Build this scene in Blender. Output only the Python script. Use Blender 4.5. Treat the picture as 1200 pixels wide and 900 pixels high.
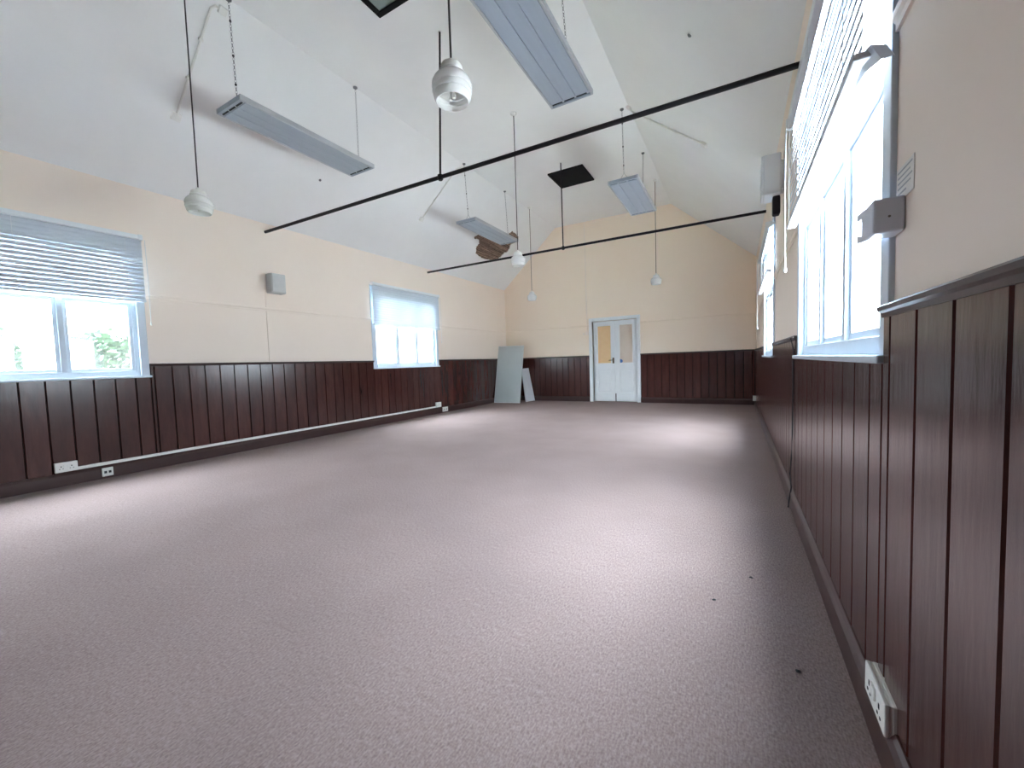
import bpy, bmesh, math, random
from mathutils import Vector, Matrix
from mathutils.geometry import tessellate_polygon

for o in list(bpy.data.objects):
    bpy.data.objects.remove(o, do_unlink=True)
SC = bpy.context.scene
COL = SC.collection
rnd = random.Random(7)

# ------------------------------------------------------------------ camera
cam_d = bpy.data.cameras.new('camera')
cam_d.sensor_fit = 'HORIZONTAL'
cam_d.sensor_width = 36.0
cam_d.lens = 467.95 / 1200 * 36.0
cam_d.clip_start = 0.02
cam_d.clip_end = 300
cam = bpy.data.objects.new('camera', cam_d)
COL.objects.link(cam)
_r = Vector((0.871462, 0.48941211, -0.03209007))
_u = Vector((0.00187295, 0.06210688, 0.99806775))
_w = Vector((-0.49045945, 0.86983822, -0.05320714))
cam.matrix_world = Matrix(((_r.x, _u.x, -_w.x, 6.0869), (_r.y, _u.y, -_w.y, 0.0),
                           (_r.z, _u.z, -_w.z, 1.1238), (0, 0, 0, 1)))
SC.camera = cam

# ------------------------------------------------------------------ sky: bright even overcast
world = bpy.data.worlds.new('overcast_sky')
SC.world = world
world.use_nodes = True
wn = world.node_tree
wn.nodes.clear()
w_out = wn.nodes.new('ShaderNodeOutputWorld')
w_bg = wn.nodes.new('ShaderNodeBackground')
w_tc = wn.nodes.new('ShaderNodeTexCoord')
w_sep = wn.nodes.new('ShaderNodeSeparateXYZ')
w_rmp = wn.nodes.new('ShaderNodeValToRGB')
w_rmp.color_ramp.elements[0].position = 0.0
w_rmp.color_ramp.elements[0].color = (0.80, 0.90, 1.0, 1)
w_rmp.color_ramp.elements[1].position = 1.0
w_rmp.color_ramp.elements[1].color = (0.84, 0.92, 1.0, 1)
wn.links.new(w_tc.outputs['Generated'], w_sep.inputs[0])
wn.links.new(w_sep.outputs['Z'], w_rmp.inputs[0])
wn.links.new(w_rmp.outputs[0], w_bg.inputs['Color'])
# standard overcast sky: the zenith is three times as bright as the horizon
w_mul = wn.nodes.new('ShaderNodeMath')
w_mul.operation = 'MULTIPLY_ADD'
w_mul.use_clamp = False
w_mul.inputs[1].default_value = 4.7
w_mul.inputs[2].default_value = 2.35
w_max = wn.nodes.new('ShaderNodeMath')
w_max.operation = 'MAXIMUM'
w_max.inputs[1].default_value = 0.0
wn.links.new(w_sep.outputs['Z'], w_max.inputs[0])
wn.links.new(w_max.outputs[0], w_mul.inputs[0])
wn.links.new(w_mul.outputs[0], w_bg.inputs['Strength'])
wn.links.new(w_bg.outputs[0], w_out.inputs[0])

# ------------------------------------------------------------------ exposure
SC.view_settings.view_transform = 'Standard'
SC.view_settings.look = 'None'
SC.view_settings.gamma = 1.0
SC.view_settings.use_curve_mapping = False
SC.view_settings.exposure = 3.82
SC.cycles.max_bounces = 14
SC.cycles.diffuse_bounces = 10
SC.cycles.glossy_bounces = 4
SC.cycles.transparent_max_bounces = 12
SC.cycles.caustics_reflective = False
SC.cycles.caustics_refractive = False
SC.cycles.sample_clamp_indirect = 12

# ------------------------------------------------------------------ room numbers (metres)
W, D, Y0 = 6.468, 10.513, -0.45          # right wall, back wall, front wall
ZE, ZF = 3.30, 4.824                     # eaves, flat of the ceiling
XL, XR = 1.689, 4.710                    # edges of the flat ceiling strip
ZD = 1.25                                # top of the dado
TW = 0.28                                # wall thickness


# ------------------------------------------------------------------ material helpers
def srgb(r, g, b):
    f = lambda c: (c / 255 / 12.92) if c / 255 <= 0.04045 else ((c / 255 + 0.055) / 1.055) ** 2.4
    return (f(r), f(g), f(b), 1)


def mat(name, col, rough=0.6, metal=0.0, spec=0.5, noise=None, bump=None, coat=0.0, stretch=None, objrand=0.0,
        trans=0.0):
    """noise=(scale, amount, second colour); bump=(scale, strength, distance)"""
    m = bpy.data.materials.new(name)
    m.use_nodes = True
    nt = m.node_tree
    b = nt.nodes['Principled BSDF']
    b.inputs['Base Color'].default_value = col
    b.inputs['Roughness'].default_value = rough
    b.inputs['Metallic'].default_value = metal
    b.inputs['Specular IOR Level'].default_value = spec
    b.inputs['Coat Weight'].default_value = coat
    b.inputs['Coat Roughness'].default_value = 0.2
    tc = nt.nodes.new('ShaderNodeTexCoord')
    vec = tc.outputs['Object']
    if stretch or objrand:
        mp = nt.nodes.new('ShaderNodeMapping')
        if stretch:
            mp.inputs['Scale'].default_value = stretch
        nt.links.new(vec, mp.inputs['Vector'])
        oi = nt.nodes.new('ShaderNodeObjectInfo')
        ml = nt.nodes.new('ShaderNodeMath')
        ml.operation = 'MULTIPLY'
        ml.inputs[1].default_value = 37.0
        nt.links.new(oi.outputs['Random'], ml.inputs[0])
        nt.links.new(ml.outputs[0], mp.inputs['Location'])
        vec = mp.outputs[0]
    last = None
    if noise:
        sc_, amt, col2 = noise
        n = nt.nodes.new('ShaderNodeTexNoise')
        n.inputs['Scale'].default_value = sc_
        n.inputs['Detail'].default_value = 6
        n.inputs['Roughness'].default_value = 0.65
        nt.links.new(vec, n.inputs['Vector'])
        r = nt.nodes.new('ShaderNodeValToRGB')
        r.color_ramp.elements[0].position = 0.5 - 0.5 * (1 - amt)
        r.color_ramp.elements[1].position = 0.5 + 0.5 * (1 - amt)
        r.color_ramp.elements[0].color = col2
        r.color_ramp.elements[1].color = col
        nt.links.new(n.outputs['Fac'], r.inputs[0])
        last = r.outputs[0]
    if objrand:
        hv = nt.nodes.new('ShaderNodeHueSaturation')
        mr = nt.nodes.new('ShaderNodeMapRange')
        mr.inputs['To Min'].default_value = 1 - objrand
        mr.inputs['To Max'].default_value = 1 + objrand
        nt.links.new(oi.outputs['Random'], mr.inputs['Value'])
        nt.links.new(mr.outputs[0], hv.inputs['Value'])
        if last:
            nt.links.new(last, hv.inputs['Color'])
        else:
            hv.inputs['Color'].default_value = col
        last = hv.outputs[0]
    if last:
        nt.links.new(last, b.inputs['Base Color'])
    if bump:
        n2 = nt.nodes.new('ShaderNodeTexNoise')
        n2.inputs['Scale'].default_value = bump[0]
        n2.inputs['Detail'].default_value = 5
        nt.links.new(vec, n2.inputs['Vector'])
        bp = nt.nodes.new('ShaderNodeBump')
        bp.inputs['Strength'].default_value = bump[1]
        bp.inputs['Distance'].default_value = bump[2]
        nt.links.new(n2.outputs['Fac'], bp.inputs['Height'])
        nt.links.new(bp.outputs[0], b.inputs['Normal'])
    if trans:
        tr = nt.nodes.new('ShaderNodeBsdfTranslucent')
        tr.inputs['Color'].default_value = col
        mx = nt.nodes.new('ShaderNodeMixShader')
        mx.inputs[0].default_value = trans
        nt.links.new(b.outputs[0], mx.inputs[1])
        nt.links.new(tr.outputs[0], mx.inputs[2])
        nt.links.new(mx.outputs[0], nt.nodes['Material Output'].inputs[0])
    return m


def glass_mat(name, tint, gloss=0.06, haze=0.0):
    m = bpy.data.materials.new(name)
    m.use_nodes = True
    nt = m.node_tree
    nt.nodes.clear()
    out = nt.nodes.new('ShaderNodeOutputMaterial')
    t = nt.nodes.new('ShaderNodeBsdfTransparent')
    t.inputs[0].default_value = tint
    g = nt.nodes.new('ShaderNodeBsdfGlossy')
    g.inputs['Roughness'].default_value = 0.02
    mx = nt.nodes.new('ShaderNodeMixShader')
    mx.inputs[0].default_value = gloss
    nt.links.new(t.outputs[0], mx.inputs[1])
    nt.links.new(g.outputs[0], mx.inputs[2])
    last = mx
    if haze:
        d = nt.nodes.new('ShaderNodeBsdfTranslucent')
        n = nt.nodes.new('ShaderNodeTexNoise')
        n.inputs['Scale'].default_value = 2.2
        n.inputs['Detail'].default_value = 3
        tc = nt.nodes.new('ShaderNodeTexCoord')
        nt.links.new(tc.outputs['Object'], n.inputs['Vector'])
        mr = nt.nodes.new('ShaderNodeMapRange')
        mr.inputs['From Min'].default_value = 0.35
        mr.inputs['From Max'].default_value = 0.65
        mr.inputs['To Min'].default_value = haze * 0.5
        mr.inputs['To Max'].default_value = haze * 1.5
        nt.links.new(n.outputs['Fac'], mr.inputs['Value'])
        mx2 = nt.nodes.new('ShaderNodeMixShader')
        nt.links.new(mr.outputs[0], mx2.inputs[0])
        nt.links.new(mx.outputs[0], mx2.inputs[1])
        nt.links.new(d.outputs[0], mx2.inputs[2])
        last = mx2
    nt.links.new(last.outputs[0], out.inputs[0])
    return m


M = {}
M['wall'] = mat('peach_emulsion', srgb(247, 235, 223), 0.75, spec=0.25, noise=(1.3, 0.3, srgb(244, 231, 218)),
                bump=(9, 0.12, 0.01))
M['ceil'] = mat('white_emulsion', srgb(240, 241, 241), 0.8, spec=0.2, noise=(1.1, 0.35, srgb(232, 233, 233)),
                bump=(5, 0.12, 0.015))
M['plaster'] = mat('broken_plaster', srgb(214, 208, 198), 0.9, noise=(30, 0.3, srgb(190, 182, 170)))
M['wood'] = mat('dark_varnished_boards', srgb(80, 43, 38), 0.22, spec=0.45, stretch=(3.2, 3.2, 0.55),
                noise=(4.0, 0.4, srgb(50, 27, 24)), bump=(9, 0.35, 0.004), coat=0.25, objrand=0.2)
M['woodtrim'] = mat('dark_varnished_trim', srgb(64, 40, 37), 0.32, spec=0.5, noise=(6, 0.4, srgb(54, 32, 31)),
                    bump=(12, 0.15, 0.003), coat=0.3)
M['gap'] = mat('dark_gap', srgb(30, 17, 18), 0.8, noise=(8, 0.4, srgb(22, 12, 13)))
M['white'] = mat('white_gloss_paint', srgb(238, 242, 244), 0.35, noise=(7, 0.3, srgb(230, 235, 238)),
                 bump=(20, 0.06, 0.002))
M['win_paint'] = mat('white_paint_with_shade', srgb(206, 218, 230), 0.4, noise=(7, 0.3, srgb(198, 211, 224)), bump=(20, 0.06, 0.002))  # white window paint, its blue-grey shade put into the colour
M['box_plastic'] = mat('shade_tinted_white_plastic', srgb(214, 222, 236), 0.4, noise=(30, 0.3, srgb(206, 215, 230)))  # white plastic of the wall box with bluish shade mixed into the colour
M['wall_cream'] = mat('cream_emulsion', srgb(250, 236, 218), 0.75, spec=0.25, noise=(1.3, 0.3, srgb(248, 231, 211)), bump=(9, 0.12, 0.01))
M['plastic'] = mat('white_plastic', srgb(232, 232, 228), 0.4, noise=(40, 0.3, srgb(224, 224, 220)))
M['slat'] = mat('blind_slat_enamel', srgb(206, 213, 222), 0.4, noise=(6, 0.3, srgb(200, 208, 218)), trans=0.015)
M['cordw'] = mat('white_cord', srgb(230, 232, 232), 0.7, noise=(60, 0.3, srgb(215, 217, 217)))
M['iron'] = mat('black_iron', srgb(18, 18, 23), 0.5, metal=0.1, spec=0.3, noise=(25, 0.3, srgb(17, 17, 22)))
M['cordk'] = mat('dark_flex', srgb(58, 58, 60), 0.6, noise=(60, 0.3, srgb(46, 46, 48)))
M['heater'] = mat('grey_heater_panel', srgb(160, 170, 184), 0.45, noise=(4, 0.35, srgb(150, 160, 175)), stretch=(6, 0.6, 6))
M['heater_frame'] = mat('heater_frame_metal', srgb(186, 191, 196), 0.35, metal=0.3, noise=(12, 0.3, srgb(176, 181, 187)))
M['dark'] = mat('dark_slot', srgb(40, 42, 48), 0.7, noise=(30, 0.3, srgb(30, 32, 37)))
M['chain'] = mat('steel_chain', srgb(128, 130, 134), 0.4, metal=0.7, noise=(40, 0.3, srgb(104, 106, 110)))
M['opal'] = mat('opal_glass', srgb(244, 244, 244), 0.12, spec=0.7, noise=(3, 0.3, srgb(238, 239, 239)), coat=0.4, trans=0.35)
M['black_panel'] = mat('black_panel', srgb(22, 23, 26), 0.75, spec=0.2, noise=(14, 0.3, srgb(18, 19, 22)))
M['black_glass'] = mat('dark_hatch_pane', srgb(32, 36, 40), 0.28, noise=(9, 0.3, srgb(24, 27, 31)))
M['lath'] = mat('old_lath', srgb(168, 142, 126), 0.85, noise=(9, 0.5, srgb(112, 90, 76)), objrand=0.35)
M['void'] = mat('dark_void', srgb(52, 40, 33), 0.9, noise=(10, 0.3, srgb(36, 27, 22)))
M['board_g'] = mat('grey_melamine', srgb(196, 205, 206), 0.4, noise=(3, 0.3, srgb(186, 196, 196)))
M['board_w'] = mat('white_melamine', srgb(236, 240, 246), 0.4, noise=(3, 0.3, srgb(228, 233, 240)))
M['speaker_g'] = mat('grey_speaker_case', srgb(196, 198, 198), 0.5, noise=(30, 0.3, srgb(186, 188, 188)))
M['brass'] = mat('worn_brass', srgb(110, 92, 66), 0.4, metal=0.6, noise=(25, 0.3, srgb(84, 68, 50)))
M['blue'] = mat('blue_sticker', srgb(72, 120, 190), 0.5, noise=(30, 0.2, srgb(66, 112, 182)))
M['amber'] = mat('obscured_glass_lit_amber', srgb(248, 216, 166), 0.2, noise=(9, 0.3, srgb(240, 202, 148)), bump=(60, 0.3, 0.003), trans=0.2)  # amber of the lit lobby behind, painted into the pane colour
M['pale'] = mat('obscured_glass_lit_pale', srgb(244, 232, 218), 0.2, noise=(9, 0.3, srgb(238, 222, 206)), bump=(60, 0.3, 0.003), trans=0.2)  # pale lobby light behind the pane, painted into its colour
M['paper'] = mat('aged_paper', srgb(240, 236, 230), 0.8, noise=(18, 0.3, srgb(230, 226, 220)))
M['ink'] = mat('faded_print', srgb(206, 205, 205), 0.8, noise=(18, 0.3, srgb(148, 150, 154)))
M['pane'] = glass_mat('window_glass', (0.96, 0.98, 0.98, 1), 0.05, 0.012)
M['grass'] = mat('grass', srgb(104, 116, 84), 0.9, noise=(2, 0.3, srgb(86, 100, 68)))
M['bounce_ground'] = mat('pale_bounce_concrete', srgb(196, 194, 190), 0.9, noise=(2, 0.3, srgb(184, 182, 178)))
M['leaf'] = mat('hedge_leaf', srgb(52, 74, 54), 0.7, noise=(3, 0.4, srgb(38, 60, 40)), trans=0.06)
M['carpet'] = mat('taupe_cord_carpet', srgb(166, 144, 142), 0.95, spec=0.05)


def carpet_nodes(m):
    nt = m.node_tree
    b = nt.nodes['Principled BSDF']
    tc = nt.nodes.new('ShaderNodeTexCoord')
    n1 = nt.nodes.new('ShaderNodeTexNoise')
    n1.inputs['Scale'].default_value = 120
    n1.inputs['Detail'].default_value = 3
    n2 = nt.nodes.new('ShaderNodeTexNoise')
    n2.inputs['Scale'].default_value = 1.6
    n2.inputs['Detail'].default_value = 6
    mp = nt.nodes.new('ShaderNodeMapping')
    mp.inputs['Scale'].default_value = (170, 45, 1)
    n3 = nt.nodes.new('ShaderNodeTexNoise')
    n3.inputs['Scale'].default_value = 1
    n3.inputs['Detail'].default_value = 2
    nt.links.new(tc.outputs['Object'], mp.inputs['Vector'])
    nt.links.new(mp.outputs[0], n3.inputs['Vector'])
    for n in (n1, n2):
        nt.links.new(tc.outputs['Object'], n.inputs['Vector'])
    r1 = nt.nodes.new('ShaderNodeValToRGB')
    r1.color_ramp.elements[0].position = 0.3
    r1.color_ramp.elements[1].position = 0.7
    r1.color_ramp.elements[0].color = srgb(124, 107, 106)
    r1.color_ramp.elements[1].color = srgb(169, 152, 150)
    ad = nt.nodes.new('ShaderNodeMath')
    ad.operation = 'MULTIPLY_ADD'
    ad.inputs[1].default_value = 0.5
    nt.links.new(n3.outputs['Fac'], ad.inputs[0])
    hf = nt.nodes.new('ShaderNodeMath')
    hf.operation = 'MULTIPLY'
    hf.inputs[1].default_value = 0.5
    nt.links.new(n1.outputs['Fac'], hf.inputs[0])
    nt.links.new(hf.outputs[0], ad.inputs[2])
    nt.links.new(ad.outputs[0], r1.inputs[0])
    r2 = nt.nodes.new('ShaderNodeMapRange')
    r2.inputs['From Min'].default_value = 0.3
    r2.inputs['From Max'].default_value = 0.7
    r2.inputs['To Min'].default_value = 0.93
    r2.inputs['To Max'].default_value = 1.05
    nt.links.new(n2.outputs['Fac'], r2.inputs['Value'])
    hv = nt.nodes.new('ShaderNodeHueSaturation')
    nt.links.new(r2.outputs[0], hv.inputs['Value'])
    nt.links.new(r1.outputs[0], hv.inputs['Color'])
    nt.links.new(hv.outputs[0], b.inputs['Base Color'])
    bp = nt.nodes.new('ShaderNodeBump')
    bp.inputs['Strength'].default_value = 0.5
    bp.inputs['Distance'].default_value = 0.004
    nt.links.new(ad.outputs[0], bp.inputs['Height'])
    nt.links.new(bp.outputs[0], b.inputs['Normal'])


carpet_nodes(M['carpet'])


# ------------------------------------------------------------------ mesh helpers
class MB:
    def __init__(self):
        self.v, self.f, self.m = [], [], []

    def add(self, vs, fs, mi=0):
        o = len(self.v)
        self.v += [tuple(x) for x in vs]
        self.f += [tuple(i + o for i in f) for f in fs]
        self.m += [mi] * len(fs)
        return self

    def box(self, a, b, mi=0):
        (x0, y0, z0), (x1, y1, z1) = [tuple(min(p, q) for p, q in zip(a, b)), tuple(max(p, q) for p, q in zip(a, b))]
        vs = [(x0, y0, z0), (x1, y0, z0), (x1, y1, z0), (x0, y1, z0), (x0, y0, z1), (x1, y0, z1), (x1, y1, z1), (x0, y1, z1)]
        fs = [(0, 3, 2, 1), (4, 5, 6, 7), (0, 1, 5, 4), (1, 2, 6, 5), (2, 3, 7, 6), (3, 0, 4, 7)]
        return self.add(vs, fs, mi)

    def cbox(self, a, b, c=0.004, mi=0):
        """box with chamfered edges"""
        bm = bmesh.new()
        bmesh.ops.create_cube(bm, size=1)
        a, b = Vector(a), Vector(b)
        lo = Vector([min(p, q) for p, q in zip(a, b)])
        hi = Vector([max(p, q) for p, q in zip(a, b)])
        for v in bm.verts:
            v.co = Vector([lo[i] + (v.co[i] + 0.5) * (hi[i] - lo[i]) for i in range(3)])
        bmesh.ops.bevel(bm, geom=bm.edges[:], offset=c, segments=2, profile=0.5, affect='EDGES')
        bm.verts.ensure_lookup_table()
        bm.verts.index_update()
        self.add([v.co[:] for v in bm.verts], [[v.index for v in f.verts] for f in bm.faces], mi)
        bm.free()
        return self

    def prism(self, prof, axis, lo, hi, mi=0):
        """closed profile of 2D points extruded along axis 'X','Y','Z'"""
        n = len(prof)
        def P(p, t):
            return {'X': (t, p[0], p[1]), 'Y': (p[0], t, p[1]), 'Z': (p[0], p[1], t)}[axis]
        vs = [P(p, lo) for p in prof] + [P(p, hi) for p in prof]
        fs = [(i, (i + 1) % n, n + (i + 1) % n, n + i) for i in range(n)]
        fs += [tuple(range(n))[::-1], tuple(range(n, 2 * n))]
        return self.add(vs, fs, mi)

    def tube(self, pts, r, n=8, mi=0):
        pts = [Vector(p) for p in pts]
        vs, fs = [], []
        for i, p in enumerate(pts):
            t = (pts[min(i + 1, len(pts) - 1)] - pts[max(i - 1, 0)]).normalized()
            a = t.orthogonal().normalized() if abs(t.z) > 0.99 else t.cross(Vector((0, 0, 1))).normalized()
            b = t.cross(a)
            rr = r[i] if isinstance(r, (list, tuple)) else r
            for k in range(n):
                an = 2 * math.pi * k / n
                vs.append(p + (a * math.cos(an) + b * math.sin(an)) * rr)
        for i in range(len(pts) - 1):
            for k in range(n):
                fs.append((i * n + k, i * n + (k + 1) % n, (i + 1) * n + (k + 1) % n, (i + 1) * n + k))
        fs.append(tuple(range(n))[::-1])
        fs.append(tuple(range((len(pts) - 1) * n, len(pts) * n)))
        return self.add(vs, fs, mi)

    def lathe(self, prof, c, n=40, mi=0, closed=False):
        vs, fs = [], []
        for (r, z) in prof:
            for k in range(n):
                a = 2 * math.pi * k / n
                vs.append((c[0] + r * math.cos(a), c[1] + r * math.sin(a), c[2] + z))
        m = len(prof)
        for i in range(m if closed else m - 1):
            j = (i + 1) % m
            for k in range(n):
                fs.append((i * n + k, i * n + (k + 1) % n, j * n + (k + 1) % n, j * n + k))
        return self.add(vs, fs, mi)

    def torus(self, c, R, r, rot, n=10, k=5, squash=1.0, mi=0):
        vs, fs = [], []
        for i in range(n):
            a = 2 * math.pi * i / n
            for j in range(k):
                b = 2 * math.pi * j / k
                p = Vector(((R + r * math.cos(b)) * math.cos(a) * squash, r * math.sin(b), (R + r * math.cos(b)) * math.sin(a)))
                vs.append(Vector(c) + rot @ p)
        for i in range(n):
            for j in range(k):
                fs.append((i * k + j, ((i + 1) % n) * k + j, ((i + 1) % n) * k + (j + 1) % k, i * k + (j + 1) % k))
        return self.add(vs, fs, mi)

    def build(self, name, mats, parent=None, smooth=False, fix=True):
        me = bpy.data.meshes.new(name)
        me.from_pydata([tuple(v) for v in self.v], [], self.f)
        mats = mats if isinstance(mats, (list, tuple)) else [mats]
        for x in mats:
            me.materials.append(M[x] if isinstance(x, str) else x)
        for p, mi in zip(me.polygons, self.m):
            p.material_index = mi
        if fix:
            bm = bmesh.new()
            bm.from_mesh(me)
            bmesh.ops.recalc_face_normals(bm, faces=bm.faces)
            bm.to_mesh(me)
            bm.free()
        if smooth:
            me.polygons.foreach_set('use_smooth', [True] * len(me.polygons))
            me.set_sharp_from_angle(angle=math.radians(28))
        me.update()
        return link(name, me, parent)


def link(name, me, parent=None, loc=None):
    o = bpy.data.objects.new(name, me)
    COL.objects.link(o)
    if loc:
        o.location = loc
    if parent:
        o.parent = parent
        if parent.parent is None and parent.type == 'EMPTY' and not loc:
            o.matrix_parent_inverse = Matrix.Translation(-parent.location)
    return o


def rel(o):
    return o


def thing(name, label, cat, loc, group=None):
    o = bpy.data.objects.new(name, None)
    COL.objects.link(o)
    o.empty_display_size = 0.1
    o.location = loc
    tag(o, label, cat, group)
    return o


def tag(o, label, cat, group=None):
    o['label'] = label
    o['category'] = cat
    if group:
        o['group'] = group
    return o


def struct(o):
    o['kind'] = 'structure'
    return o


def sroot(name, loc):
    o = bpy.data.objects.new(name, None)
    COL.objects.link(o)
    o.location = loc
    o['kind'] = 'structure'
    return o


def wall_pieces(mb, ax, c0, c1, u0, u1, z0, z1, holes, mi=0):
    """slab between c0..c1 on axis ax ('X' or 'Y'), spanning u0..u1, z0..z1, with rectangular holes (ua,ub,za,zb)"""
    us = sorted({u0, u1} | {h[0] for h in holes} | {h[1] for h in holes})
    for a, b in zip(us[:-1], us[1:]):
        hs = [h for h in holes if h[0] <= a + 1e-6 and h[1] >= b - 1e-6]
        spans = [(z0, z1)]
        for h in hs:
            new = []
            for s in spans:
                if h[2] > s[0]:
                    new.append((s[0], min(h[2], s[1])))
                if h[3] < s[1]:
                    new.append((max(h[3], s[0]), s[1]))
            spans = new
        for s in spans:
            if s[1] - s[0] > 1e-4:
                if ax == 'X':
                    mb.box((c0, a, s[0]), (c1, b, s[1]), mi)
                else:
                    mb.box((a, c0, s[0]), (b, c1, s[1]), mi)


# ------------------------------------------------------------------ SHELL
ZW0, ZW1 = 1.10, 2.70                    # window openings, bottom and top
WL = [(0.10, 2.03), (5.39, 7.33)]        # left wall windows (along the wall)
WR = [(1.495, 3.42), (5.45, 7.36)]       # right wall windows
DX0, DX1, DZ = 2.70, 3.86, 2.15          # double door opening in the back wall

mb = MB()
mb.box((-TW, Y0 - TW, -0.12), (W + TW, D + TW, 0))
floor = struct(mb.build('floor', 'carpet'))

mb = MB()
wall_pieces(mb, 'X', -TW, 0, Y0 - TW, D + TW, 0, ZE + 0.12, [(a, b, ZW0, ZW1) for a, b in WL])
wall_left = struct(mb.build('wall_left', 'wall'))
mb = MB()
wall_pieces(mb, 'X', W, W + TW, Y0 - TW, D + TW, 0, ZE + 0.12, [(a, b, ZW0, ZW1) for a, b in WR])
wall_right = struct(mb.build('wall_right', 'wall'))
mb = MB()
wall_pieces(mb, 'Y', D, D + TW, 0, W, 0, ZE, [(DX0, DX1, 0, DZ)])
mb.prism([(0, ZE), (W, ZE), (W, ZE + 0.1), (XR, ZF + 0.1), (XL, ZF + 0.1), (0, ZE + 0.1)], 'Y', D, D + TW)
wall_back = struct(mb.build('wall_back', 'wall_cream'))
mb = MB()
mb.box((0, Y0 - TW, 0), (W, Y0, ZE))
mb.prism([(0, ZE), (W, ZE), (W, ZE + 0.1), (XR, ZF + 0.1), (XL, ZF + 0.1), (0, ZE + 0.1)], 'Y', Y0 - TW, Y0)
wall_front = struct(mb.build('wall_front', 'wood'))  # unseen wall, dark finish added to cut bounce light near the camera

# ceiling: two slopes, a flat strip between them, a ragged hole on the left slope
SL = math.hypot(XL, ZF - ZE)             # length up the left slope
NLs = Vector((ZF - ZE, 0, -XL)).normalized()     # left slope normal, into the room
NRs = Vector((-(ZF - ZE), 0, -(W - XR))).normalized()


def onL(y, s, d=0.0):
    """point on left slope: y along the room, s from eave (0) to crease (SL), d = behind the plaster"""
    t = s / SL
    p = Vector((XL * t, y, ZE + (ZF - ZE) * t))
    return p - NLs * d


SR = math.hypot(W - XR, ZF - ZE)


def onR(y, s, d=0.0):
    t = s / SR
    return Vector((W - (W - XR) * t, y, ZE + (ZF - ZE) * t)) - NRs * d


def to_s(x):
    return x / XL * SL


# hole outline (y, s): ragged, wide at its lower part, a narrower tongue up to the right of the heater
hole_key = [(8.94, 1.39), (8.85, 1.57), (8.89, 1.63), (9.07, 1.64), (9.20, 1.58), (9.29, 1.60), (9.38, 1.52), (9.34, 1.43), (9.26, 1.36),
            (9.24, 1.29), (9.30, 1.22), (9.33, 1.12), (9.22, 1.0), (9.21, 0.90), (9.17, 0.82), (9.02, 0.74), (8.86, 0.72), (8.60, 0.70), (8.42, 0.72),
            (8.20, 0.77), (8.14, 0.85), (8.07, 0.91), (8.09, 1.02), (8.01, 1.08), (7.81, 1.07), (7.79, 1.14), (7.88, 1.23), (8.20, 1.27), (8.5, 1.28)]
hole = []
hr = random.Random(3)
for i, a in enumerate(hole_key):
    b = hole_key[(i + 1) % len(hole_key)]
    for k in range(4):
        t = k / 4
        hole.append((a[0] + (b[0] - a[0]) * t + hr.uniform(-.018, .018), a[1] + (b[1] - a[1]) * t + hr.uniform(-.016, .016)))

mb = MB()
outer = [(Y0 - TW, 0.0), (D + 0.02, 0.0), (D + 0.02, SL), (Y0 - TW, SL)]
loops = [[Vector((y, s, 0)) for y, s in outer], [Vector((y, s, 0)) for y, s in hole]]
tris = tessellate_polygon(loops)
flat = outer + hole
mb.add([onL(y, s) for y, s in flat], [tuple(t) for t in tris], 0)
nh = len(hole)
mb.add([onL(y, s) for y, s in hole] + [onL(y, s, 0.022) for y, s in hole],
       [(i, (i + 1) % nh, nh + (i + 1) % nh, nh + i) for i in range(nh)], 1)
ya, yb = Y0 - TW, D + 0.02
mb.add([(XL, ya, ZF), (XL, yb, ZF), (XR, yb, ZF), (XR, ya, ZF)], [(0, 1, 2, 3)], 0)
mb.add([onR(ya, 0), onR(yb, 0), onR(yb, SR), onR(ya, SR)], [(0, 1, 2, 3)], 0)
# roof boarding behind the plaster, keeps daylight out
ya, yb = Y0 - TW, D + TW
h = 0.16
mb.add([(-TW, ya, ZE - .2 + h), (-TW, yb, ZE - .2 + h), (XL - .05, yb, ZF + h), (XL - .05, ya, ZF + h), (XR + .05, yb, ZF + h), (XR + .05, ya, ZF + h),
        (W + TW, yb, ZE - .2 + h), (W + TW, ya, ZE - .2 + h)], [(0, 1, 2, 3), (3, 2, 4, 5), (5, 4, 6, 7)], 2)
ceiling = struct(mb.build('ceiling', ['ceil', 'plaster', 'void'], fix=False))

# laths showing in the hole: each strip its own piece, clipped to the outline
def inside_spans(s):
    xs = []
    for i in range(nh):
        (y1, s1), (y2, s2) = hole[i], hole[(i + 1) % nh]
        if (s1 - s) * (s2 - s) < 0:
            xs.append(y1 + (y2 - y1) * (s - s1) / (s2 - s1))
    xs.sort()
    return list(zip(xs[::2], xs[1::2]))


lr = random.Random(11)
s = 0.705
while s < 1.64:
    for (y1, y2) in inside_spans(s):
        cuts = [y1 - 0.06]
        if y2 - y1 > 0.9 and lr.random() < .6:
            cuts.append(lr.uniform(y1 + .3, y2 - .3))
        cuts.append(y2 + 0.06)
        for a, b in zip(cuts[:-1], cuts[1:]):
            d0 = 0.024 + lr.uniform(0, .006)
            w_ = 0.026 + lr.uniform(-.003, .002)
            j = lr.uniform(-.004, .004)
            b -= 0.004
            m2 = MB()
            vs = [onL(a, s + j, d0), onL(b, s - j, d0), onL(b, s - j + w_, d0), onL(a, s + j + w_, d0)]
            vs += [onL(a, s + j, d0 + .009), onL(b, s - j, d0 + .009), onL(b, s - j + w_, d0 + .009), onL(a, s + j + w_, d0 + .009)]
            m2.add(vs, [(0, 1, 2, 3), (7, 6, 5, 4), (0, 4, 5, 1), (1, 5, 6, 2), (2, 6, 7, 3), (3, 7, 4, 0)])
            m2.build('lath', 'lath', ceiling)
    s += 0.035


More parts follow.
